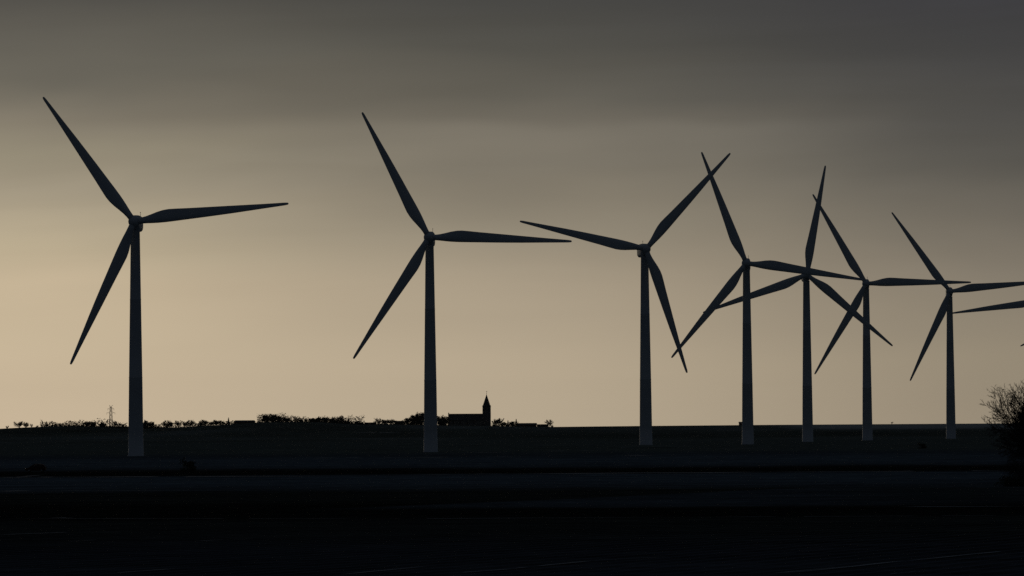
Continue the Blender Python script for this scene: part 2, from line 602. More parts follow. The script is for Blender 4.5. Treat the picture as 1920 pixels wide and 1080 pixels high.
def blade_mesh():
    # radius, leading edge, trailing edge, thickness, twist
    st = [(0.9, .80, .80, 1.60, 0), (2.0, .80, .82, 1.60, 0), (3.2, .86, 1.00, 1.45, 2), (4.6, .98, 1.34, 1.2, 6), (6.2, 1.08, 1.78, .98, 9),
          (7.8, 1.12, 2.08, .84, 9), (9.2, 1.12, 2.16, .74, 8), (11, 1.09, 2.06, .66, 7), (14, 1.04, 1.84, .56, 6), (18, .98, 1.60, .46, 4.5),
          (22, .90, 1.36, .38, 3), (26, .80, 1.12, .31, 2), (30, .66, .88, .24, 1), (34, .52, .64, .17, 0), (37, .42, .48, .12, 0),
          (39.0, .35, .38, .09, 0), (39.75, .26, .28, .06, 0), (39.95, .14, .14, .03, 0)]
    mb = MB()
    rings = []
    n = 16
    for r, le, te, th, tw in st:
        ring = []
        ca, sa = math.cos(R(tw)), math.sin(R(tw))
        round_ = max(0.0, min(1.0, 1 - (r - 2.0) / 4.0))
        for i in range(n):
            t = 2 * math.pi * i / n
            c = math.cos(t)
            x = le * c if c > 0 else te * c
            prof = 1.0 if round_ >= 1 else (round_ + (1 - round_) * (1.0 if c > 0 else (1 - 0.75 * (-c) ** 1.2)))
            y = th / 2 * math.sin(t) * prof
            ring.append((x * ca - y * sa, x * sa + y * ca, r))
        rings.append(ring)
    mb.loft(rings)
    return mb


def make_turbine():
    root = empty('wind_turbine', (0, 0, 0))
    t = MB()
    t.lathe([(-0.6, 2.12), (0.0, 2.10), (0.18, 2.10), (0.2, 1.98), (6, 1.88), (19.9, 1.72), (20.0, 1.75), (20.12, 1.75), (20.2, 1.71),
             (39.9, 1.42), (40.0, 1.45), (40.1, 1.45), (40.2, 1.41), (57.6, 1.16), (57.7, 1.24), (57.9, 1.24)], 40)
    t.build('tower', M_PAINT, root, True)
    # nacelle: rounded box with a swelling roof, nose to -Y
    n = MB()
    rings = []
    for yy, sc, top, bot in [(-1.55, .62, 1.25, -1.45), (-1.2, .86, 1.55, -1.95), (-.4, .97, 1.72, -2.2), (1.5, 1.0, 1.82, -2.3), (3.6, 1.0, 1.84, -2.35),
                             (5.6, .98, 1.78, -2.3), (6.4, .93, 1.66, -2.1), (6.8, .80, 1.42, -1.7)]:
        hw = 1.25 * sc
        ring = []
        cz, hh = (top + bot) / 2, (top - bot) / 2
        for i in range(28):
            a_ = 2 * math.pi * i / 28
            c, s_ = math.cos(a_), math.sin(a_)
            p = 0.5
            ring.append((hw * math.copysign(abs(c) ** p, c), yy, cz + hh * math.copysign(abs(s_) ** p, s_)))
        rings.append(ring[::-1])
    n.loft(rings)
    na = n.build('nacelle', M_PAINT, root, True)
    na.location = (0, 0, HUB_H)
    ms = MB()
    ms.tube((0.55, 5.6, 1.5), (0.55, 5.6, 2.75), 0.06, 0.045, 8, True)
    ms.box((0.55, 5.6, 2.78), (0.2, 0.2, 0.16))
    ms.build('wind_mast', M_STEEL, na)
    h = MB()
    h.lathe([(-3.75, 0.06), (-3.7, .35), (-3.5, .75), (-3.1, 1.15), (-2.6, 1.42), (-2.1, 1.52), (-1.62, 1.50), (-1.58, 1.25)], 32, 'Y')
    hb = h.build('hub', M_PAINT, root, True)
    hb.location = (0, 0, HUB_H)
    bm_ = blade_mesh()
    b0 = bm_.build('blade', M_PAINT, root, True)
    for k in range(2):
        b = b0.copy()
        COL.objects.link(b)
        b.parent = root
    return root


TG = 'wind turbines in the row across the fields'
TURB = [  # base px, base row, hub-to-base px, one blade angle seen (clockwise from up), yaw, label
    (254.8, 855, 439, [(-172.3, 232), (287.7, 32), (-115.3, -264)], 2.5, 'tallest and nearest wind turbine, standing alone at the left end of the row'),
    (807.6, 848, 402, [(-125, 230), (263, -9), (-138, -222)], 2.5, 'wind turbine directly left of the church, its tower hiding some village trees'),
    (1211.3, 839, 367, [(-237, 49), (161.3, 178), (75.3, -227)], -9.0, 'wind turbine on a low mound with one blade pointing left, one up right'),
    (1402.3, 833, 339, [(-81, 205), (219, -31), (-138, -174)], 5.0, 'wind turbine next to the tiny ridge hut, its right blade crossing another hub'),
    (1514.6, 828, 313, [(35.5, 203), (-195, -71), (158.5, -132.5)], -2.0, 'wind turbine with one blade almost upright and two blades spread low'),
    (1626.6, 825, 293.5, [(-97, 165), (193, 2), (-95, -167)], 5.0, 'wind turbine whose level right blade crosses the blade of the smallest whole turbine'),
    (1783.2, 823, 276, [(-105.5, 146), (179, 18.5), (-73.5, -164.5)], 3.0, 'fully visible wind turbine nearest the bare tree, smallest of those seen whole'),
    (1956, 817, 256, [(-167, -24)], 5.0, 'wind turbine cut off by the right edge, only one level blade showing'),
    (2058, 814, 238, [(-138, -69)], 5.0, 'wind turbine of which only a blade tip shows at the right edge'),
]
proto = make_turbine()
for i, (bx, by, hp, vecs, yaw, lab) in enumerate(TURB):
    d = F_PX * HUB_H / hp
    o = proto if i == 0 else copy_tree(proto)
    p = at(bx, by, d)
    gz = grid_z(p.x, p.y)
    o.location = (p.x, p.y, p.z)
    if abs(gz - p.z) > 0.05:
        o.location.z = gz if i < 7 else gz
    o.rotation_euler = (0, 0, -R(yaw))
    tag(o, lab, 'wind turbine', TG)
    # mean rotor angle from every blade seen, 120 degrees apart
    angs = [math.degrees(math.atan2(vx, vy)) for vx, vy in vecs]
    base = angs[0]
    dev = [((q - base + 60) % 120) - 60 for q in angs]
    th = base + sum(dev) / len(dev) + math.degrees(-ROLL)
    bl = [c for c in o.children if c.name.split('.')[0] == 'blade']
    for k, b in enumerate(bl):
        b.matrix_local = (Matrix.Translation((0, -2.45, HUB_H)) @ Matrix.Rotation(R(-2.0), 4, 'X') @ Matrix.Rotation(R(th + 120 * k), 4, 'Y'))


# ------------------------------------------------------------------ trees
def grow(seed, height, spread, r0, levels, kids, up=0.25, droop=0.0, stems=1, twig=0.05, jitter=0.35, fork=0.18, ang=(28, 68), lr=(0.45, 0.72), limbs=None):
    """segments of a bare tree: (p0, p1, r0, r1, level)"""
    r = random.Random(seed)
    segs = []

    def branch(p, d, ln, rad, lev):
        n = 4 if lev < 2 else 3
        pts = [p]
        dd = d.copy()
        rr = rad
        for i in range(n):
            dd = dd + Vector((r.gauss(0, jitter), r.gauss(0, jitter), r.gauss(0, jitter) * 0.7)) * (0.35 if lev == 0 else 0.6)
            dd.z += up * (0.6 if lev else 0.3) - droop * lev * 0.1
            dd.normalize()
            q = pts[-1] + dd * (ln / n)
            if q.z < 0.25:
                q.z = 0.25 + r.uniform(0, .2)
            r1 = max(twig * 0.5, rad * (1 - (i + 1) / n * (0.45 if lev == 0 else 0.7)))
            segs.append((pts[-1].copy(), q.copy(), rr, r1, lev))
            rr = r1
            pts.append(q)
        if lev >= levels:
            return
        k = kids[min(lev, len(kids) - 1)]
        for j in range(k):
            t = r.uniform(fork if lev == 0 else 0.15, 1.0)
            idx = min(n - 1, int(t * n))
            f_ = t * n - idx
            s0 = pts[idx].lerp(pts[idx + 1], f_)
            axis_ = (pts[idx + 1] - pts[idx]).normalized()
            az_ = r.uniform(0, 2 * math.pi)
            side = axis_.orthogonal().normalized()
            side.rotate(Matrix.Rotation(az_, 3, axis_))
            an = R(r.uniform(*ang)) * spread
            nd = axis_ * math.cos(an) + side * math.sin(an)
            l2 = ln * r.uniform(*lr) * (1.15 - 0.5 * t if lev == 0 else 1.0 - 0.35 * t)
            branch(s0, nd, l2, max(twig, rad * r.uniform(0.38, 0.55)), lev + 1)

    if limbs:
        for p_, d_, l_, r_ in limbs:
            branch(Vector(p_), Vector(d_).normalized(), l_, r_, 1)
        return segs
    for s_ in range(stems):
        an = 2 * math.pi * s_ / max(1, stems) + r.uniform(-.4, .4)
        lean = 0.0 if stems == 1 else r.uniform(0.18, 0.55) * spread
        branch(Vector((0.15 * math.cos(an), 0.15 * math.sin(an), 0)) if stems > 1 else Vector((0, 0, 0)),
               Vector((math.cos(an) * lean, math.sin(an) * lean, 1)).normalized(), height * r.uniform(.5, .62), r0 * (1 if stems == 1 else r.uniform(.5, .8)), 0)
    top = max(s_[1].z for s_ in segs)
    k = height / top
    return [(a_ * k, b_ * k, q * 1.0, w * 1.0, l) for a_, b_, q, w, l in segs]


def tree_thing(name, segs, trunk_levels=1, mat_t=M_BARK, mat_c=M_TWIG):
    root = empty(name, (0, 0, 0))
    t, c = MB(), MB()
    for p0, p1, q0, q1, lv in segs:
        (t if lv <= trunk_levels - 1 or lv == 0 else c).tube(p0, p1, q0, q1, 6 if lv == 0 else 3)
    t.build('trunk', mat_t, root)
    c.build('crown', mat_c, root)
    return root


def leafy_thing(name, seed, w, h, shape='round', n=420, leaf=0.5, mat=M_LEAF):
    """evergreen or ivy-thick bush: many leaf clumps through an uneven volume, on a short stem"""
    r = random.Random(seed)
    root = empty(name, (0, 0, 0))
    t, c = MB(), MB()
    t.tube((0, 0, 0), (0.05 * w, 0, h * 0.45), 0.05 * w, 0.02 * w, 6)
    for k in range(5):
        an = r.uniform(0, 6.28)
        t.tube((0, 0, h * r.uniform(.1, .3)), (math.cos(an) * w * .25, math.sin(an) * w * .25, h * r.uniform(.4, .75)), 0.025 * w, 0.01 * w, 4)
    t.build('trunk', M_BARK, root)
    lobes = [(r.uniform(-.34, .34) * w, r.uniform(-.25, .25) * w, r.uniform(.08, .74) * h, r.uniform(.16, .30)) for _ in range(12)]
    for k in range(n):
        if shape == 'cone':
            z = r.random() ** 1.3
            rad = (1 - z) * 0.5 * w * math.sqrt(r.random()) * r.uniform(.7, 1.15)
            an = r.uniform(0, 6.28)
            p = Vector((rad * math.cos(an), rad * math.sin(an), 0.06 * h + z * h * .94))
        else:
            lx, ly, lz, ls = r.choice(lobes)
            v = Vector((r.gauss(0, 1), r.gauss(0, 1), r.gauss(0, 1))).normalized() * (r.random() ** 0.45)
            p = Vector((lx + v.x * ls * w, ly + v.y * ls * w, max(0.03 * h, lz + v.z * ls * h)))
        u = Vector((r.gauss(0, 1), r.gauss(0, 1), r.gauss(0, 1))).normalized()
        v2 = u.orthogonal().normalized()
        s_ = leaf * r.uniform(.4, 1.0)
        wv = u.cross(v2)
        c.add([p - v2 * s_, p + wv * s_ * .55, p + v2 * s_, p - wv * s_ * .55], [(0, 1, 2, 3)])
    c.build('crown', mat, root)
    return root


PROTO_USED = {}


def place(proto_, base_h, loc, h, wscale, rz, label, cat, group):
    key = proto_.name
    if key in PROTO_USED:
        o = copy_tree(proto_)
    else:
        o = proto_
    PROTO_USED[key] = 1
    s_ = h / base_h
    o.location = loc
    o.scale = (s_ * wscale, s_ * wscale, s_)
    o.rotation_euler = (0, 0, rz)
    tag(o, label, cat, group)
    return o


# far kinds, 10 m tall each
BARE = [tree_thing('bare_tree', grow(21 + k, 10.0, 0.9 + 0.1 * (k % 3), 0.36, 3, (9, 7, 4), up=0.16, stems=4, twig=0.10, jitter=.22, fork=.03, ang=(16, 48), lr=(.5, .8)), 1) for k in range(4)]
FULL = [tree_thing('bare_tree', grow(51 + k, 10.0, 1.05, 0.40, 3, (10, 8, 5), up=0.14, stems=5, twig=0.11, jitter=.24, fork=.02, ang=(18, 55), lr=(.5, .8)), 1) for k in range(4)]
THIN = [tree_thing('sapling', grow(81 + k, 10.0, 0.75, 0.24, 2, (10, 8), up=0.22, stems=3, twig=0.12, jitter=.2, fork=.05, ang=(14, 40)), 1) for k in range(3)]
LEAN = [tree_thing('windswept_tree', grow(91, 10.0, 1.1, 0.36, 3, (10, 7, 5), up=0.08, stems=3, twig=0.11, jitter=.25, fork=.05, ang=(20, 55)), 1)]
BUSH = [leafy_thing('bush', 31 + k, 11.0, 10.0, 'round', 900, 0.85) for k in range(4)]
CONE = [leafy_thing('conifer', 41 + k, 5.5, 10.0, 'cone', 420, 0.8) for k in range(2)]
KINDS = {'bare': (BARE, 'bare_tree', 'tree'), 'full': (FULL, 'bare_tree', 'tree'), 'thin': (THIN, 'sapling', 'tree'), 'lean': (LEAN, 'windswept_tree', 'tree'),
         'bush': (BUSH, 'bush', 'bush'), 'cone': (CONE, 'conifer', 'tree')}
GV = 'trees and bushes along the village skyline'
# kind, px, top row, depth, width factor, label
VT = [
    ('thin', 14, 797, 2820, 1.0, 'faint lone sapling on the skyline at the far left edge'),
    ('bare', 36, 789.5, 2780, 1.0, 'bare spreading tree, first tall one from the left edge of the skyline'),
    ('bare', 48, 791, 2790, .8, 'narrow bare tree touching the first tall tree from the left edge'),
    ('thin', 59, 794, 2800, 1.0, 'thin sapling between the two leftmost bare trees and the round dark bush'),
    ('bush', 70, 801.5, 2780, 1.2, 'small round dark bush left of the spiky conifer'),
    ('thin', 79, 796, 2790, 1.0, 'thin sapling standing right before the spiky conifer at left'),
    ('cone', 88, 793, 2780, 1.9, 'broad spiky conifer at the left end of the long hedge'),
]
LH = 'dark thicket bush in the long hedge left of the pylon'
for k, (px, top) in enumerate([(97, 796), (106, 799), (114, 798), (123, 797), (131, 796.5), (139, 796), (147, 797), (155, 796)]):
    VT.append(('bush', px, top, 2770 + 6 * (k % 3), 1.1 + .15 * (k % 2), LH))
for k, (px, top) in enumerate([(101, 795.5), (118, 795), (128, 794), (143, 794)]):
    VT.append(('thin', px, top, 2795, 1.2, 'sapling poking out of the long hedge left of the pylon'))
VT += [
    ('full', 163, 790, 2770, 1.25, 'dense rounded tree ending the long hedge, first of three left of the pylon'),
    ('full', 175, 790.5, 2780, 1.15, 'dense rounded tree in the middle of the three left of the pylon'),
    ('full', 192, 791.5, 2770, 1.5, 'broad low dense tree right at the foot of the pylon'),
    ('thin', 216, 790, 2790, .9, 'slim sapling just right of the pylon'),
    ('thin', 223, 791.5, 2780, 1.0, 'slim sapling between the pylon and the nearest turbine, middle of three'),
    ('thin', 231, 794, 2790, 1.0, 'lowest sapling between the pylon and the nearest turbine, closest to its tower'),
    ('full', 273, 787, 2760, .95, 'dense bare tree just right of the nearest turbine tower'),
    ('full', 283, 790, 2775, .8, 'bare tree second from the nearest turbine tower on its right side'),
]
RW = [(312, 787.5, .95), (321, 790, .8), (334, 788, .75), (346, 790, .6), (356, 787, 1.0), (377, 788, .8), (385, 786.5, 1.0)]
for k, (px, top, w) in enumerate(RW):
    VT.append(('bare', px, top, 2770 + 8 * (k % 2), w, 'bare tree in the open row between the nearest turbine and the dark conifer'))
HB = 'bare tree in the close clump just left of the dark conifer by the barn'
for k, (px, top, w) in enumerate([(396, 790, .9), (405, 787, 1.0), (412, 787.5, .9), (419, 790, .9)]):
    VT.append(('full' if k % 2 else 'bare', px, top, 2760 + 8 * (k % 2), w, HB))
VT += [
    ('cone', 428.5, 783.5, 2765, .9, 'narrow dark conifer left of the barn with the long roof'),
    ('bush', 424, 793, 2755, 1.2, 'low bush at the foot of the narrow conifer left of the barn'),
    ('bush', 485, 790.5, 2755, 1.3, 'low bush against the right gable of the barn'),
]
CL = 'dense bare tree in the tall clump right of the barn'
for k, (px, top, w) in enumerate([(497, 777, .9), (505, 775.5, .9), (513, 776, .8), (522, 779, 1.0), (532, 780, 1.0), (541, 783, 1.0)]):
    VT.append(('full' if k % 3 != 1 else 'bare', px, top, 2740 + 10 * (k % 3), w, CL))
CLB = 'dark undergrowth bush beneath the tall clump right of the barn'
for k, (px, top) in enumerate([(500, 786), (512, 784), (524, 783), (536, 784), (546, 787)]):
    VT.append(('bush', px, top, 2750, 1.2, CLB))
VT += [('lean', 554, 783, 2750, 1.0, 'windswept bare tree in the gap right of the tall clump'),
       ('bare', 573, 786, 2760, 1.1, 'lower bare tree midway between the tall clump and the dark wood')]
WD = 'dark thick bush of the long low wood between the tall clump and the church'
for k, (px, top) in enumerate([(566, 789), (582, 786), (592, 784), (602, 782.5), (612, 783), (622, 784), (631, 786), (641, 787.5), (651, 788), (659, 790)]):
    VT.append(('bush', px, top, 2745 + 7 * (k % 3), 1.15, WD))
WT = 'bare tree showing above the long low wood left of the church'
for k, (px, top) in enumerate([(586, 783), (597, 781.5), (609, 782), (624, 783)]):
    VT.append(('full', px, top, 2765, 1.0, WT))
VT += [
    ('lean', 640, 779, 2755, 1.0, 'tallest windswept tree at the right end of the long wood'),
    ('cone', 653, 784, 2745, 1.1, 'dark conifer at the right end of the long wood'),
    ('bush', 670, 788.5, 2750, 1.3, 'round dark bush standing apart right of the long wood'),
    ('bush', 678, 791, 2755, 1.2, 'lower round bush on the right side of the one standing apart from the wood'),
    ('thin', 709, 783, 2770, 1.3, 'lone thin bare tree rising above the low roof left of the church turbine'),
    ('bare', 722, 786, 2760, 1.3, 'round crowned bare tree left of the cottage beside the church turbine'),
    ('bare', 733, 785.5, 2765, 1.3, 'round crowned bare tree touching the cottage beside the church turbine'),
    ('thin', 755, 787, 2770, 1.1, 'sapling behind the cottage beside the church turbine'),
    ('full', 765, 782, 2755, .9, 'dense bare tree stepping up from the cottage towards the church turbine'),
    ('full', 777, 777, 2760, .9, 'tall bare tree second from the church turbine on its left side'),
    ('full', 789, 772.5, 2765, .8, 'tallest bare tree, half hidden by the tower of the church turbine'),
    ('bush', 772, 789, 2750, 1.2, 'dark bush under the tall bare trees left of the church turbine'),
    ('bush', 788, 788, 2750, 1.2, 'dark bush at the foot of the tower of the church turbine, left side'),
    ('full', 826, 778, 2770, .8, 'bare tree between the church turbine tower and the nave, nearer the tower'),
    ('full', 835, 780, 2775, .7, 'bare tree between the church turbine tower and the nave, nearer the nave'),
    ('bush', 830, 783, 2765, 1.1, 'dark bush filling the gap between the church turbine tower and the nave'),
    ('bare', 929, 785, 2780, .9, 'round bare tree just right of the church steeple'),
    ('bare', 936, 783.5, 2775, .8, 'taller bare tree second to the right of the church steeple'),
    ('bush', 944, 790.5, 2770, 1.0, 'small clipped bush right of the two bare trees by the steeple'),
    ('cone', 952.5, 788.5, 2775, 1.0, 'small dark conifer midway between the steeple and the low farmhouses'),
    ('full', 960, 789.5, 2780, 1.2, 'low rounded tree left of the dark spike tree by the farmhouses'),
    ('cone', 968, 786.5, 2770, 1.0, 'dark spike shaped conifer at the left gable of the low farmhouse'),
    ('lean', 1029.5, 786.5, 2790, .8, 'windswept bare tree at the right end of the low farmhouses'),
    ('bush', 1035, 797, 2790, 1.2, 'small bush ending the village on the right'),
    ('thin', 1672.5, 790.5, 2880, 1.2, 'tiny lone bush on the bare ridge right of the rows of turbines'),
]
rnd = random.Random(5)
WF = {'bare': 1.35, 'full': 1.3, 'thin': 1.5, 'lean': 1.4, 'bush': 1.5, 'cone': 1.15}
for i, (kind, px, top, d, w, lab) in enumerate(VT):
    protos, nm, cat = KINDS[kind]
    pr = protos[i % len(protos)]
    b = on_ground(px, d)
    h = at(px, top, d).z - b.z
    gz = grid_z(b.x, b.y)
    place(pr, 10.0, (b.x, b.y, gz - 0.05), max(h, 1.2) * 1.04, w * WF[kind], rnd.uniform(0, 6.28), lab, cat, GV)

for fam, _, _ in KINDS.values():
    for pr in fam:
        if pr.name not in PROTO_USED:
            for ch in list(pr.children):
                bpy.data.objects.remove(ch)
            bpy.data.objects.remove(pr)

# hedges on the slope under the village, and field bushes
def hedge(px0, px1, row, h, label, seed, depth=None):
    r = random.Random(seed)
    a0, b0 = (hit(px0, row), hit(px1, row)) if depth is None else (on_ground(px0, depth), on_ground(px1, depth))
    n = int((b0 - a0).length / 0.35 * (1.5 if depth is None else h * 2.6))
    ph = [r.uniform(0, 6.28) for _ in range(4)]
    wl = (b0 - a0).length
    root = empty('hedge', a0)
    c = MB()
    for k in range(n):
        t = r.random()
        q = a0.lerp(b0, t)
        top = h * (0.78 + 0.20 * math.sin(t * wl / 2.3 + ph[0]) * math.sin(t * wl / 6.1 + ph[1]) + 0.2 * math.sin(t * wl / 9.7 + ph[2])) * r.uniform(.7, 1.2)
        p = Vector((q.x + r.gauss(0, .3), q.y + r.gauss(0, .7), grid_z(q.x, q.y) + r.random() ** 1.25 * top * 1.1)) - Vector(a0)
        u = Vector((r.gauss(0, 1), r.gauss(0, 1), r.gauss(0, 1))).normalized()
        v2 = u.orthogonal().normalized()
        wv = u.cross(v2)
        s_ = (.45 if depth is None else .62) * r.uniform(.5, 1.2)
        c.add([p - v2 * s_, p + wv * s_ * .5, p + v2 * s_, p - wv * s_ * .5], [(0, 1, 2, 3)])
    c.build('foliage', M_LEAF, root)
    tag(root, label, 'hedge', 'field hedges')


hedge(60, 420, 806.5, 1.6, 'long dark field hedge on the slope below the left half of the village', 3)
hedge(470, 668, 807, 2.0, 'dark field hedge below the long wood, left of the pale snow strip', 4)
hedge(76, 238, None, 4.7, 'ragged hedge on the skyline left of and under the pylon', 6, 2775)
hedge(266, 300, None, 3.9, 'short ragged hedge on the skyline just right of the nearest turbine', 7, 2770)
hedge(300, 440, None, 3.6, 'low hedge under the open row of bare trees left of the barn', 8, 2765)
hedge(482, 566, None, 5.7, 'thick hedge under the tall clump right of the barn', 9, 2745)
hedge(560, 684, None, 5.1, 'tall hedge along the foot of the long low wood', 10, 2742)
hedge(700, 798, None, 3.4, 'hedge from the lone thin tree to the church turbine, past the cottage', 12, 2750)
hedge(821, 842, None, 5.2, 'short hedge between the church turbine tower and the nave', 13, 2762)
hedge(922, 972, None, 3.0, 'garden hedge between the church steeple and the farmhouses', 14, 2772)
hedge(905, 1030, 804, 1.3, 'low field hedge below the farmhouses right of the church', 5)

fb = leafy_thing('bush', 77, 3.2, 2.6, 'round', 500, 0.3)
p = hit(352, 884)
fb.location = (p.x, p.y, grid_z(p.x, p.y) - .03)
tag(fb, 'dark round bush on the roadside between the two leftmost turbines', 'bush', 'lone bushes on the fields')
fb2 = copy_tree(fb)
p = hit(1729, 841)
fb2.location = (p.x, p.y, grid_z(p.x, p.y) - .03)
fb2.scale = (.8, .8, .7)
tag(fb2, 'small dark bush on the pale field below the seventh turbine', 'bush', 'lone bushes on the fields')

# the near tree at the right edge
D_TREE = 548.0
b = on_ground(1946, D_TREE)
lb = []
rl = random.Random(44)
for k in range(72):
    az_ = k * 2.39996 + rl.uniform(-.25, .25)
    el = R(-14 + 98 * ((k + .5) / 72) ** 0.95)
    o_ = Vector((0.25 * math.cos(az_), 0.25 * math.sin(az_), 2.6 + 3.6 * ((k * 7) % 72) / 72))
    tip = Vector((7.5 * math.cos(el) * math.cos(az_), 7.5 * math.cos(el) * math.sin(az_), 6.8 + 8.2 * math.sin(el) ** .8 if el > 0 else 6.6 + 7 * math.sin(el)))
    lowcut = .80 + .20 * min(1.0, max(0.0, (el + R(5)) / R(40)))
    tip = Vector((tip.x * lowcut, tip.y * lowcut, tip.z)) * rl.uniform(.88, 1.03)
    v_ = tip - o_
    lb.append((o_, v_ - Vector((0, 0, v_.length * .12)), v_.length * .86, rl.uniform(.07, .11)))
near_segs = [(Vector((0, 0, -.3)), Vector((.1, 0, 2.6)), .42, .34, 0), (Vector((.1, 0, 2.6)), Vector((-.05, .1, 6.4)), .34, .16, 0)]
near_segs += grow(77, 1, 1.0, .1, 4, (0, 10, 7, 5), up=0.07, twig=0.023, jitter=0.15, ang=(16, 48), lr=(.34, .6), limbs=lb)
near = tree_thing('bare_tree', near_segs, 1)
near.location = (b.x, b.y, grid_z(b.x, b.y) - .05)
tag(near, 'large bare tree with a dense fan of twigs, cut off by the right edge', 'tree')
b = on_ground(1922, D_TREE - 6)
thorn = tree_thing('thorn_bush', grow(311, 6.0, 1.3, 0.06, 3, (8, 6, 4), up=0.10, stems=9, twig=0.022, jitter=0.35, fork=.05), 1)
thorn.location = (b.x, b.y, grid_z(b.x, b.y) - .05)
tag(thorn, 'tangled leafless thorn bush at the foot of the large bare tree', 'bush')
r_ = random.Random(8)
low = leafy_thing('bramble', 88, 5.5, 1.7, 'round', 1500, .22)
b = on_ground(1908, D_TREE - 14)
low.location = (b.x, b.y, grid_z(b.x, b.y) - .03)
tag(low, 'low black bramble mound in front of the thorn bush at the right edge', 'bush')


# ------------------------------------------------------------------ church, houses, hut
def gable_house(name, w, dpt, eave, ridge, label, cat, loc, wall_m, chimney=True, windows=3, hip=0.0, group=None, rz=0.0):
    root = empty(name, loc, rz)
    wl = MB()
    x, y = w / 2, dpt / 2
    wl.add([(-x, -y, -1), (x, -y, -1), (x, y, -1), (-x, y, -1), (-x, -y, eave), (x, -y, eave), (x, y, eave), (-x, y, eave),
            (-x + hip, 0, ridge - .12), (x - hip, 0, ridge - .12)],
           [(0, 1, 5, 4), (2, 3, 7, 6), (1, 2, 6, 9, 5), (3, 0, 4, 8, 7), (0, 3, 2, 1), (4, 5, 9, 8), (6, 7, 8, 9)])
    wl.build('wall', wall_m, root)
    rf_ = MB()
    ov, th = .35, .2
    sl = (ridge - eave) / y
    for s_ in (-1, 1):
        y0, z0 = s_ * (y + ov), eave - ov * sl
        rf_.add([(-x - .25, y0, z0), (x + .25, y0, z0), (x + .25 - hip, 0, ridge), (-x - .25 + hip, 0, ridge),
                 (-x - .25, y0, z0 + th), (x + .25, y0, z0 + th), (x + .25 - hip, 0, ridge + th), (-x - .25 + hip, 0, ridge + th)],
                [(0, 1, 2, 3), (4, 7, 6, 5), (0, 4, 5, 1), (1, 5, 6, 2), (3, 7, 4, 0), (2, 6, 7, 3)])
    ro = rf_.build('roof', M_ROOF, root)
    if chimney:
        ch = MB()
        ch.box((x * .45, 0, ridge + .35), (.7, .6, 1.1))
        ch.build('chimney', M_BRICK, ro)
    for k in range(windows):
        wn = MB()
        xx = -x + w * (k + .5) / windows
        wn.box((xx, -y - .02, eave * .55), (1.1, .08, 1.2))
        wn.build('window', M_GLASS, root)
    tag(root, label, cat, group)
    return root


def house_px(name, px0, px1, row_ridge, d, dpt, eave_frac, label, cat, wall_m, **kw):
    c = on_ground((px0 + px1) / 2, d)
    gz = grid_z(c.x, c.y)
    w = (px1 - px0) / F_PX * d
    ridge = at((px0 + px1) / 2, row_ridge, d).z - gz - .2
    return gable_house(name, w, dpt, max(1.2, ridge * eave_frac), ridge, label, cat, (c.x, c.y, gz), wall_m, **kw)


house_px('barn', 439.5, 478, 788, 2740, 9, .45, 'long roofed barn between the narrow conifer and the tall clump of trees', 'barn', M_BRICK, chimney=False, windows=0, hip=.7)
house_px('cottage', 740, 757, 789, 2765, 6.5, .5, 'small cottage with a level roof left of the turbine by the church', 'house', M_BRICK, chimney=False, windows=2)
house_px('farmhouse', 684, 705, 794.2, 2740, 7, .5, 'lowest house, its roof barely above the ground left of the lone thin tree', 'house', M_BRICK, chimney=False, windows=2)
house_px('farmhouse', 970, 1006, 793.2, 2800, 8, .5, 'longer farmhouse right of the church, beside the spike shaped conifer', 'house', M_BRICK, chimney=False, windows=3)
house_px('farmhouse', 1006.6, 1028, 795.4, 2800, 8, .5, 'lower farmhouse adjoining the longer one, last building of the village', 'house', M_BRICK, chimney=False, windows=2)
house_px('hut', 1385.5, 1392, 790.8, 2880, 2.4, .8, 'tiny hut alone on the bare ridge beside a turbine tower', 'hut', M_BRICK, chimney=False, windows=0)


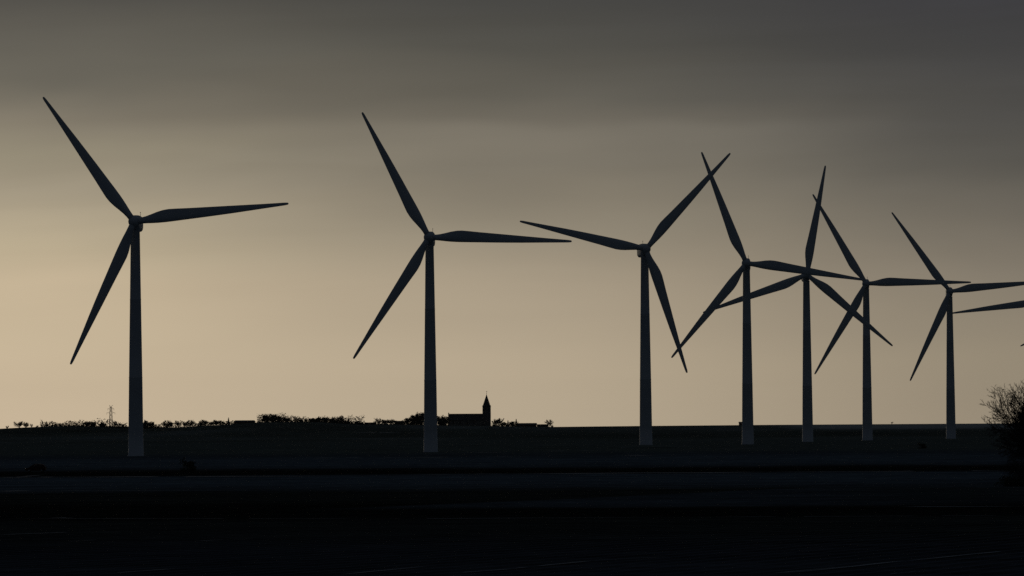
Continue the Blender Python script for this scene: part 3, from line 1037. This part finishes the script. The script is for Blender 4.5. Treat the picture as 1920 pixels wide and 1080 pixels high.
def church():
    d = 2800.0
    k = d / F_PX
    c = on_ground(880, d)
    gz = grid_z(c.x, c.y) - .3
    root = empty('church', (c.x, c.y, gz))
    px = lambda p: (p - 880) * k
    row = lambda p, q: at(p, q, d).z - gz
    ridge = row(873, 776.2)
    eave = ridge * .52
    x0, x1, y = px(841), px(905.5), 4.6
    nv = MB()
    nv.add([(x0, -y, -1), (x1, -y, -1), (x1, y, -1), (x0, y, -1), (x0, -y, eave), (x1, -y, eave), (x1, y, eave), (x0, y, eave),
            (x0, 0, ridge - .15), (x1, 0, ridge - .15)],
           [(0, 1, 5, 4), (2, 3, 7, 6), (1, 2, 6, 9, 5), (3, 0, 4, 8, 7), (0, 3, 2, 1), (4, 5, 9, 8), (6, 7, 8, 9)])
    nv.build('nave', M_STONE, root)
    rf_ = MB()
    for s_ in (-1, 1):
        sl = (ridge - eave) / y
        y0, z0 = s_ * (y + .4), eave - .4 * sl
        rf_.add([(x0 + .55, y0, z0), (x1, y0, z0), (x1, 0, ridge), (x0 + .55, 0, ridge), (x0 + .55, y0, z0 + .2), (x1, y0, z0 + .2), (x1, 0, ridge + .2), (x0 + .55, 0, ridge + .2)],
                [(0, 1, 2, 3), (4, 7, 6, 5), (0, 4, 5, 1), (1, 5, 6, 2), (3, 7, 4, 0), (2, 6, 7, 3)])
    rf_.build('nave_roof', M_ROOF, root)
    gp = MB()
    zt = row(842, 773.8)
    sec = [(-y - .25, -1), (-y - .25, eave + .6), (-.5, ridge + .5), (-.5, zt), (.5, zt), (.5, ridge + .5), (y + .25, eave + .6), (y + .25, -1)]
    gp.loft([[(x0 - .2, q, z) for q, z in sec], [(x0 + .5, q, z) for q, z in sec]])
    gp.build('gable_wall', M_STONE, root)
    tx0, tx1 = px(904.8), px(920.4)
    tc_, hw = (tx0 + tx1) / 2, (tx1 - tx0) / 2
    te = row(912, 761.5)
    tw = MB()
    tw.box((tc_, 0, (te - 1) / 2), (2 * hw, 2 * hw, te + 1))
    tw_o = tw.build('steeple_tower', M_STONE, root)
    for s_ in (-1, 1):
        lv = MB()
        lv.box((tc_ + s_ * 1.0, -hw - .02, te - 2.2), (.9, .1, 2.0))
        lv.build('belfry_opening', M_GLASS, tw_o)
    ap = row(912.7, 738.5)
    sp_ = MB()
    prof = [(te - .25, hw + .22), (te, hw + .20), (te + 1.0, hw * .84), (te + (ap - te) * .5, hw * .47), (ap - .6, .14), (ap, .06)]
    rings = []
    for z, h_ in prof:
        rings.append([(tc_ - h_, -h_, z), (tc_ + h_, -h_, z), (tc_ + h_, h_, z), (tc_ - h_, h_, z)])
    sp_.loft(rings)
    sp_.build('spire', M_ROOF, root)
    vn = MB()
    zt2 = row(912.7, 732.5)
    vn.tube((tc_, 0, ap - .3), (tc_, 0, zt2), .07, .05, 6, True)
    vn.lathe([(0, .02), (.1, .2), (.25, .24), (.4, .2), (.5, .02)], 10)
    for i_ in range(len(vn.v) - 50, len(vn.v)):
        vx, vy, vz = vn.v[i_]
        vn.v[i_] = (vx + tc_, vy, vz + ap)
    vn.box((tc_ + .12, 0, zt2 - .75), (.85, .06, .3))
    vn.build('weathervane', M_COPPER, root)
    for q in (850, 863, 876, 889):
        wn = MB()
        xx = px(q)
        ring = [(xx - .5, 1.6), (xx + .5, 1.6), (xx + .5, 3.3), (xx + .3, 3.75), (xx, 3.95), (xx - .3, 3.75), (xx - .5, 3.3)]
        wn.loft([[(u, -y - .05, z) for u, z in ring], [(u, -y + .05, z) for u, z in ring]])
        wn.build('window', M_GLASS, root)
    tag(root, 'village church with a long nave and pointed steeple on its right end', 'church')


church()


# ------------------------------------------------------------------ pylon far behind
def pylon():
    d = 5000.0
    c = on_ground(208, d)
    gz = grid_z(c.x, c.y)
    root = empty('electricity_pylon', (c.x, c.y, gz), R(12))
    H = at(208, 759.5, d).z - gz
    k = d / F_PX
    z1 = at(208, 774.5, d).z - gz
    z2 = at(208, 767, d).z - gz
    body = MB()

    def hw(z):
        if z < z1:
            return 1.5 + (3.8 - 1.5) * (1 - z / z1) ** 1.3
        return 1.5 - (z - z1) / (H - z1) * 0.7
    lv = list(np.linspace(0, z1, 8)) + [z2, z2 + (H - z2) * .55]
    r_leg, r_br = .2, .17
    for i_ in range(len(lv) - 1):
        h0, h1 = hw(lv[i_]), hw(lv[i_ + 1])
        cs0 = [(-h0, -h0, lv[i_]), (h0, -h0, lv[i_]), (h0, h0, lv[i_]), (-h0, h0, lv[i_])]
        cs1 = [(-h1, -h1, lv[i_ + 1]), (h1, -h1, lv[i_ + 1]), (h1, h1, lv[i_ + 1]), (-h1, h1, lv[i_ + 1])]
        for q in range(4):
            body.tube(cs0[q], cs1[q], r_leg, r_leg, 4)
            n_ = (q + 1) % 4
            body.tube(cs0[q], cs1[n_], r_br, r_br, 3)
            body.tube(cs0[n_], cs1[q], r_br, r_br, 3)
            body.tube(cs1[q], cs1[n_], r_br, r_br, 3)
    body.build('lattice_tower', M_STEEL, root)
    for z, half in ((z1, 5.6), (z2, 4.2)):
        am = MB()
        for s_ in (-1, 1):
            for yy in (-1.4, 1.4):
                am.tube((s_ * 1.2, yy, z), (s_ * half, 0, z + .3), .15, .12, 4)
                am.tube((s_ * 1.2, yy, z + 1.8), (s_ * half, 0, z + .3), .13, .10, 4)
            am.tube((s_ * half * .6, 0, z), (s_ * half * .6, 0, z + 1.0), .1, .1, 3)
        am.tube((-1.3, 0, z), (1.3, 0, z), .12, .12, 4)
        ao = am.build('crossarm', M_STEEL, root)
        for s_ in (-1, 1):
            ins = MB()
            ins.tube((s_ * half * .95, 0, z + .3), (s_ * half * .95, 0, z - 1.9), .14, .14, 6, True)
            ins.build('insulator', M_STEEL, ao)
    hn = MB()
    zb = lv[-1]
    for s_ in (-1, 1):
        for yy in (-.9, .9):
            hn.tube((s_ * hw(zb) * .9, yy, zb), (s_ * 2.6, 0, H), .14, .12, 4)
        hn.tube((-s_ * hw(zb) * .9, 0, zb), (s_ * 2.6, 0, H), .12, .1, 4)
    hn.build('earth_wire_peak', M_STEEL, root)
    tag(root, 'pale lattice electricity pylon rising behind the trees left of the nearest turbine', 'pylon')


pylon()


# ------------------------------------------------------------------ the car
def car():
    p = CAR_AT
    z = grid_z(p.x, p.y) + .05
    root = empty('car', (p.x, p.y, z))
    L, Wd = 3.9, 1.7
    # side outline of body, nose to -X
    low = [(-1.95, .38), (-1.93, .62), (-1.80, .76), (-1.05, .92), (1.80, 1.0), (1.93, .9), (1.95, .40), (1.7, .24), (-1.7, .24)]
    b = MB()
    rings = []
    for yy, s_ in ((-.85, .93), (-.78, 1.0), (.78, 1.0), (.85, .93)):
        rings.append([(x * (1 if s_ == 1 else .985), yy, .6 + (zz - .6) * s_) for x, zz in low])
    b.loft(rings)
    b.build('body', M_CARPAINT, root)
    cb = MB()
    cab = [(-1.08, .93), (-.42, 1.44), (-.1, 1.52), (1.25, 1.50), (1.55, 1.40), (1.84, .99)]
    rings = []
    for yy, s_ in ((-.80, 0), (-.62, 1), (.62, 1), (.80, 0)):
        ring = []
        for x, zz in cab:
            ring.append((x, yy if zz > 1.1 or s_ == 0 else yy, zz if s_ or zz < 1.1 else 1.30))
        rings.append(ring)
    cb.loft(rings)
    cb.build('cabin', M_CARPAINT, root)
    for s_ in (-1, 1):
        for quad in ([(-.72, 1.06), (.28, 1.06), (.28, 1.36), (-.38, 1.36)], [(.36, 1.06), (1.42, 1.06), (1.30, 1.36), (.36, 1.36)]):
            g = MB()
            vs = []
            for x, zz in quad:
                t = (zz - .95) / (1.5 - .95)
                vs.append((x, s_ * (.815 - .02 * t), zz))
            vi = [(x, y_ - s_ * .06, zz) for x, y_, zz in vs]
            g.loft([vs, vi])
            g.build('window', M_GLASS, root)
    ws = MB()
    ws.add([(-1.11, -.66, .97), (-1.11, .66, .97), (-.5, .58, 1.44), (-.5, -.58, 1.44), (-1.05, -.66, .95), (-1.05, .66, .95), (-.44, .58, 1.42), (-.44, -.58, 1.42)],
           [(0, 1, 2, 3), (7, 6, 5, 4), (0, 4, 5, 1), (1, 5, 6, 2), (2, 6, 7, 3), (3, 7, 4, 0)])
    ws.build('windscreen', M_GLASS, root)
    for x in (-1.22, 1.22):
        for s_ in (-1, 1):
            ty = MB()
            ty.lathe([(-.10, .16), (-.10, .28), (-.07, .31), (.07, .31), (.10, .28), (.10, .16)], 20, 'Y')
            to = ty.build('wheel', M_RUBBER, root, True)
            to.location = (x, s_ * .80, .31)
            rm = MB()
            rm.lathe([(-.112, .02), (-.112, .17), (.112, .17), (.112, .02)], 14, 'Y')
            rm.build('rim', M_STEEL, to)
    for s_ in (-1, 1):
        hl = MB()
        hl.box((-1.90, s_ * .58, .66), (.16, .34, .14))
        hl.build('headlight', M_LAMP, root)
        tl = MB()
        tl.box((1.93, s_ * .66, .84), (.08, .22, .22))
        tl.build('tail_light', M_CARPAINT, root)
    tag(root, 'small dark red car driving left along the field road', 'car')


car()

# ------------------------------------------------------------------ haze
hz = MB()
hz.box((0, 3000, 51), (19000, 13000, 132))
hm = bpy.data.materials.new('thin_haze')
hm.use_nodes = True
HT = NT(hm.node_tree)
HT.n.clear()
ho = HT.node('ShaderNodeOutputMaterial')
hv = HT.node('ShaderNodeVolumePrincipled')
hv.inputs['Color'].default_value = (0.86, 0.92, 0.96, 1)
hv.inputs['Density'].default_value = 0.000009
hv.inputs['Anisotropy'].default_value = 0.45
HT.l.new(hv.outputs[0], ho.inputs['Volume'])
tag(hz.build('haze', hm), kind='stuff')
